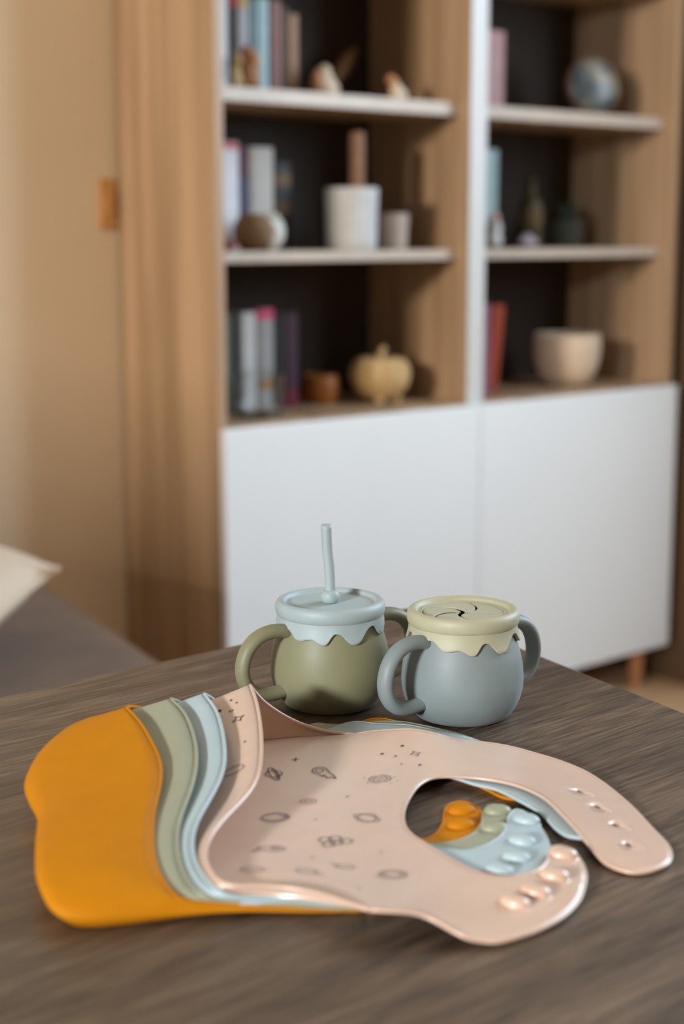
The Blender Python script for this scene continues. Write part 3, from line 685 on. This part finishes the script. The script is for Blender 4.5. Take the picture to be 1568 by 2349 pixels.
# lower left
z = Z_FLOOR
book(.098, .153, .15, z, .184, (.07, .085, .075), 'dark green grey book at left end of the bottom left row')
book(.154, .165, .15, z, .180, (.025, .03, .03), 'thin black book beside the tall white one')
book(.1655, .203, .15, z, .186, (.55, .56, .57), 'tall white book behind the clear tumbler')
book(.204, .246, .15, z, .191, (.33, .33, .34), 'light grey book with bright pink top band', band=[(.90, .995, (.65, .07, .18)), (.22, .30, (.35, .18, .06))])
book(.248, .274, .15, z, .184, (.02, .022, .025), 'black book left of the dark purple one')
book(.276, .308, .155, z, .182, (.055, .022, .045), 'dark purple book ending the bottom left row', band=[(.02, .2, (.14, .012, .03))])
# right bays
book(.655, .768, .06, Z_UP, .148, (.40, .24, .245), 'pink lavender book at left end of the upper right shelf', depth=.16, band=[(.0, .0, (.5, .2, .2))][:0])
book(.660, .770, .075, Z_MID, .198, (.28, .40, .42), 'teal blue book at left end of the middle right shelf', depth=.15)
book(.655, .749, .07, Z_FLOOR, .188, (.26, .13, .20), 'purple book half hidden by the divider on the bottom right shelf', depth=.15)
book(.768, .806, .10, Z_FLOOR, .182, (.36, .055, .025), 'leaning red brown book on the bottom right shelf', depth=.14, lean=R(6))

def vessel(name, u, d, z, prof, m, label, cat, ribs=0, amp=0, part='body', n=64):
    o = shelf_thing(name, u, d, z, label, cat); P = [(p.x, max(p.y, 0)) for p in crom([(r, zz, 0) for r, zz in prof], 46)]; rows = []
    for k in range(n):
        a = 2*math.pi*k/n; f = 1 + amp*(abs(math.cos(ribs*a/2)) - .6) if ribs else 1
        rows.append([(max(r, 0)*f*math.cos(a), max(r, 0)*f*math.sin(a), zz) for r, zz in P])
    b = MB(); b.grid(rows, close_u=True); b.build(part, m, o); return o
def cupprof(rb, rt, h, w=.003, belly=0):
    return [(0, 0), (rb*.7, 0), (rb, .002), (rb+(rt-rb)*.5+belly, h*.5), (rt, h-.002), (rt-w*.5, h), (rt-w, h-.003), (rb+(rt-rb)*.5+belly-w, h*.5), (rb-w, w*1.6), (0, w*1.4)]
# textured bowl: unglazed brown one side, pale glaze on the other
mb_ = mat('half_glazed_clay', (.5, .5, .5), .6); n_, l_, b_ = nodes(mb_)
tc = n_.new('ShaderNodeTexCoord'); sp = n_.new('ShaderNodeSeparateXYZ'); nz = n_.new('ShaderNodeTexNoise'); nz.inputs['Scale'].default_value = 60
ad = n_.new('ShaderNodeMath'); ad.operation = 'MULTIPLY_ADD'; ad.inputs[1].default_value = 11; ad.inputs[2].default_value = .34; ad2 = n_.new('ShaderNodeMath'); ad2.operation = 'ADD'
cr = n_.new('ShaderNodeValToRGB'); cr.color_ramp.elements[0].position = .68; cr.color_ramp.elements[0].color = (.24, .145, .075, 1); cr.color_ramp.elements[1].position = 1; cr.color_ramp.elements[1].color = (.62, .63, .58, 1)
l_.new(tc.outputs['Object'], sp.inputs[0]); l_.new(sp.outputs['X'], ad.inputs[0]); l_.new(tc.outputs['Object'], nz.inputs['Vector']); l_.new(ad.outputs[0], ad2.inputs[0]); l_.new(nz.outputs['Fac'], ad2.inputs[1]); l_.new(ad2.outputs[0], cr.inputs['Fac']); l_.new(cr.outputs['Color'], b_.inputs['Base Color'])
vessel('bowl', .158, .085, Z_MID, [(0, 0), (.024, 0), (.030, .002), (.043, .018), (.0465, .034), (.044, .048), (.037, .060), (.034, .066), (.031, .064), (.034, .056), (.040, .044), (.041, .03), (.03, .008), (0, .006)], mb_, 'small rounded bowl, brown and white glazed, in front of the white book', 'bowl', 18, .02)
ridged = vessel('ridged_pot', .383, .09, Z_MID, cupprof(.0455, .0495, .113, .004), paint('white_ridged_glaze', (.60, .62, .64), .4), 'larger white ridged pot holding a brown stick', 'pot', 28, .045, n=168)
st = shelf_thing('wooden_stick', .397, .09, Z_MID + .008, 'brown upright stick standing in the larger white ridged pot', 'stick')
mst = paint('brown_stick_wood', (.27, .145, .085), .6)
MB().lathe([(0, 0), (.0135, 0), (.0145, .004), (.0142, .10), (.0138, .195), (.0145, .204), (.012, .211), (0, .213)], 24).build('shaft', mst, st)
MB().lathe([(.0149, .182), (.0157, .185), (.0149, .188)], 24).build('ring', mst, st)
vessel('small_cup', .503, .105, Z_MID, cupprof(.0265, .0305, .068, .003), paint('beige_stoneware', (.52, .43, .37), .5), 'small beige cup right of the white ridged pot', 'cup')
# bottom left: clear tumbler, orange pot, wicker pumpkin
gl = mat('clear_glass', (.95, .97, .97), .03, .5); gl.node_tree.nodes['Principled BSDF'].inputs['Transmission Weight'].default_value = 1; gl.node_tree.nodes['Principled BSDF'].inputs['IOR'].default_value = 1.35
vessel('glass_tumbler', .148, .075, Z_FLOOR, [(0, 0), (.036, 0), (.0395, .003), (.0445, .04), (.0465, .078), (.0455, .0795), (.0445, .078), (.0425, .04), (.0375, .008), (0, .007)], gl, 'clear glass tumbler in front of the tall white book', 'tumbler')
ocm = paint('burnt_orange_glaze', (.30, .10, .015), .5)
op = vessel('orange_pot', .381, .18, Z_FLOOR, [(0, 0), (.026, 0), (.031, .003), (.0355, .02), (.0360, .038), (.0335, .052), (.0325, .0565), (.030, .056), (.031, .05), (.033, .036), (.028, .008), (0, .006)], ocm, 'small dark orange pot at the back, left of the wicker pumpkin', 'pot', 10, .03)
wk = noisy('straw_wicker', (.42, .27, .12), (.66, .47, .24), (60, 60, 260), 3, .7, .5, spec=.2)
pu = shelf_thing('wicker_pumpkin', .485, .12, Z_FLOOR, 'straw coloured wicker pumpkin with ribs and a short stem', 'pumpkin')
b = MB(); n = 120; rows = []
for k in range(n):
    a = 2*math.pi*k/n; f = 1+.10*(abs(math.cos(5*a))**.7-.7)
    rows.append([(r*f*math.cos(a), r*f*math.sin(a), zz) for r, zz in [(p.x, p.y) for p in crom([(.004, .010, 0), (.020, .008, 0), (.036, .012, 0), (.052, .030, 0), (.0585, .052, 0), (.056, .072, 0), (.045, .086, 0), (.028, .089, 0), (.012, .082, 0), (.003, .079, 0)], 34)]])
b.grid(rows, close_u=True); b.build('body', wk, pu)
MB().tube(crom([(0, 0, .078), (.001, 0, .090), (.004, 0, .100), (.010, 0, .108)], 10), [.009, .0085, .008, .0075, .007, .0068, .0066, .0065, .0066, .007], 12).build('stem', wk, pu)
for k in range(4):
    a = R(45+90*k); MB().ball((.034*math.cos(a), .034*math.sin(a), .008), .009, .009, .008, 12, 6).build('foot', wk, pu)
# small figures on the upper left shelf
def figure(name, u, d, z, label, parts, cat='figurine', rz=0):
    o = shelf_thing(name, u, d, z, label, cat, None, rz)
    for pn, m, balls in parts:
        b = MB()
        for c, r_ in balls: b.ball(c, *r_)
        q = b.build(pn, m, o); rm_ = q.modifiers.new('blend', 'REMESH'); rm_.mode = 'VOXEL'; rm_.voxel_size = .0024; rm_.use_smooth_shade = True
        sm_ = q.modifiers.new('soft', 'SMOOTH'); sm_.iterations = 3
    return o
gold = paint('old_gold', (.42, .29, .12), .4); brn = paint('rust_brown_wood', (.30, .11, .03), .45); cream = paint('cream_clay', (.68, .54, .40), .55); orng = paint('orange_clay', (.50, .24, .10), .5)
figure('gold_figurine', .102, .075, Z_UP, 'small old gold animal figurine at left end of the upper shelf',
       [('body', gold, [((0, 0, .022), (.013, .011, .020)), ((.002, -.003, .048), (.009, .009, .010)), ((-.006, -.004, .010), (.006, .008, .010)), ((.009, -.004, .010), (.006, .008, .010)), ((-.004, -.002, .058), (.003, .003, .006)), ((.008, -.002, .058), (.003, .003, .006))])])
figure('brown_figurine', .148, .100, Z_UP, 'taller rust brown figurine in front of the blue books',
       [('body', brn, [((0, 0, .030), (.016, .014, .030)), ((-.003, -.002, .066), (.012, .011, .014)), ((.010, -.004, .018), (.009, .010, .018))]),
        ('face', orng, [((.010, -.010, .050), (.009, .007, .022)), ((.014, -.008, .022), (.007, .007, .014))])])
figure('shell_figurine', .330, .105, Z_UP, 'cream and orange shell shaped figurine in the middle of the upper shelf',
       [('body', cream, [((.004, 0, .022), (.022, .016, .022)), ((0, 0, .042), (.014, .012, .018)), ((.020, -.004, .014), (.010, .010, .016))]),
        ('flame_back', orng, [((-.014, .003, .026), (.013, .012, .026)), ((.012, .006, .046), (.009, .008, .012))])])
figure('sitting_figurine', .496, .090, Z_UP, 'small cream figurine with orange head near the right end of the upper left shelf',
       [('body', cream, [((.006, 0, .014), (.021, .014, .014)), ((-.002, 0, .026), (.012, .011, .013))]), ('head', orng, [((-.013, 0, .040), (.011, .010, .010)), ((-.004, 0, .034), (.012, .009, .009))])])
# dark leaning leaf shape at the back of the upper shelf
lf = shelf_thing('wooden_leaf', .487, .225, Z_UP, 'dark brown leaf shaped ornament leaning at the back of the upper left shelf', 'ornament')
ml = paint('dark_brown_leaf', (.16, .075, .028), .6); b = MB(); rows = []
for i in range(15):
    t = i/14; w_ = .020*math.sin(math.pi*min(1, t*1.02))**.8+.0008; c = Vector((-.032+.072*t, .012*t, .040+.078*t)); nn_ = Vector((-.078, 0, .072)).normalized()
    rows.append([c+nn_*w_+Vector((0, .002, 0)), c+Vector((0, -.003, 0)), c-nn_*w_+Vector((0, .002, 0)), c+Vector((0, .006, 0))])
b.grid(rows, close_v=True); b.build('blade', ml, lf)
MB().tube([(-.046, -.002, .001), (-.040, 0, .02), (-.032, 0, .041)], .0028, 8).build('stalk', ml, lf)
MB().lathe([(0, 0), (.016, 0), (.017, .003), (.005, .006), (0, .006)], 20, (-.046, -.002, 0)).build('base', ml, lf)
# round stone slice on the upper right shelf
ag = mat('banded_agate', (.4, .4, .4), .3, .5); n_, l_, b_ = nodes(ag)
tc = n_.new('ShaderNodeTexCoord'); mp = n_.new('ShaderNodeMapping'); mp.inputs['Location'].default_value = (.3, .1, .2); nz = n_.new('ShaderNodeTexNoise'); nz.inputs['Scale'].default_value = 17; nz.inputs['Detail'].default_value = 3; nz.inputs['Distortion'].default_value = .9
cr = n_.new('ShaderNodeValToRGB'); el = cr.color_ramp.elements; el[0].position = .34; el[0].color = (.045, .06, .065, 1); el[1].position = .70; el[1].color = (.20, .205, .19, 1)
for p_, c_ in ((.46, (.11, .125, .128, 1)), (.54, (.09, .105, .11, 1)), (.60, (.22, .165, .105, 1))): k_ = el.new(p_); k_.color = c_
l_.new(tc.outputs['Object'], mp.inputs[0]); l_.new(mp.outputs[0], nz.inputs['Vector']); l_.new(nz.outputs['Fac'], cr.inputs['Fac']); l_.new(cr.outputs['Color'], b_.inputs['Base Color'])
ds = shelf_thing('agate_disc', 1.085, .10, Z_UP, 'round grey blue banded stone disc with brown rim on the upper right shelf', 'ornament', None, R(-22))
disc = MB().lathe([(0, .017), (.030, .0160), (.052, .010), (.0585, .004)], 56).lathe([(.0585, -.012), (.03, -.013), (0, -.013)], 56).build('stone', ag, ds)
disc.rotation_euler = (R(80), 0, 0); disc.location = (0, .004, .0645)
rimm = MB().lathe([(.0580, .006), (.062, .004), (.0635, -.004), (.062, -.012), (.0580, -.0125)], 56).build('rim', paint('brown_stone_rim', (.20, .12, .08), .5), ds); rimm.rotation_euler = disc.rotation_euler; rimm.location = disc.location
MB().box(-.022, .022, -.012, .034, 0, .006).build('stand', M['case_dark'], ds, False, bevel=.002)
dm = figure('dim_brown_ornament', .905, .22, Z_UP, 'dim brown rounded ornament at the back of the upper right shelf', [('body', paint('dim_brown', (.12, .06, .03), .6), [((0, 0, .030), (.020, .016, .030)), ((.004, 0, .064), (.014, .013, .018))])], 'ornament')
# middle right
figure('white_pink_figurine', .742, .060, Z_MID, 'white figurine with pink top at left end of the middle right shelf',
       [('body', paint('white_china', (.62, .66, .68), .35), [((0, 0, .018), (.017, .015, .018)), ((.002, 0, .042), (.014, .013, .016))]), ('head', paint('pink_china', (.62, .36, .32), .4), [((-.004, -.004, .062), (.011, .010, .010))])])
figure('lilac_ornament', .880, .095, Z_MID, 'tiny lilac rounded ornament on the middle right shelf', [('body', paint('lilac', (.40, .34, .40), .5), [((0, 0, .012), (.027, .018, .012)), ((-.004, 0, .022), (.014, .012, .009))])], 'ornament')
bt = vessel('olive_bottle', 1.000, .20, Z_MID, [(0, 0), (.022, 0), (.0255, .004), (.0262, .05), (.0255, .088), (.019, .106), (.0105, .118), (.0095, .138), (.0115, .141), (.0112, .146), (.007, .147), (.006, .12), (0, .119)], paint('dim_olive_glass', (.07, .055, .02), .35), 'dim olive bottle at the back of the middle right shelf', 'bottle')
MB().lathe([(.0264, .045), (.0266, .046), (.0263, .085), (.0258, .086)], 40).build('paper_label', paint('ochre_paper', (.15, .095, .04), .7), bt)
dp = vessel('dark_pot', 1.105, .19, Z_MID, cupprof(.034, .042, .058, .004), paint('dark_olive_clay', (.05, .05, .036), .6), 'dark olive pot with short leaves at the back of the middle right shelf', 'pot')
MB().lathe([(0, .050), (.037, .049)], 24).build('soil', paint('soil', (.03, .02, .015), .9), dp)
grn = paint('dark_leaf_green', (.03, .04, .022), .6)
for k in range(9):
    a = 2.4*k; r_ = .010+.018*(k % 3)/2; p0 = Vector((r_*math.cos(a), r_*math.sin(a), .048)); p1 = p0 + Vector((.020*math.cos(a), .020*math.sin(a), .052-.005*(k % 3))); rows = []
    for i in range(7):
        t = i/6; c = p0.lerp(p1, t)+Vector((0, 0, .008*math.sin(math.pi*t))); sd = Vector((-math.sin(a), math.cos(a), 0))*(.0075*math.sin(math.pi*min(.98, t+.08))+.0008); up_ = Vector((0, 0, .0012))
        rows.append([c+sd, c+up_, c-sd, c-up_])
    b = MB(); b.grid(rows, close_v=True); b.build('leaf', grn, dp)
# bottom right
bw_ = vessel('cream_bowl', 1.040, .12, Z_FLOOR, [(0, 0), (.030, 0), (.042, .002), (.058, .018), (.0685, .044), (.0735, .074), (.0735, .098), (.0715, .1115), (.0700, .1125), (.0685, .111), (.070, .096), (.069, .072), (.062, .044), (.045, .012), (0, .008)], paint('cream_matte_clay', (.66, .52, .39), .6), 'plain cream round planter bowl on the bottom right shelf', 'planter')
MB().lathe([(0, .094), (.035, .097), (.0690, .094)], 32).build('soil', paint('planter_soil', (.03, .022, .016), .9), bw_)
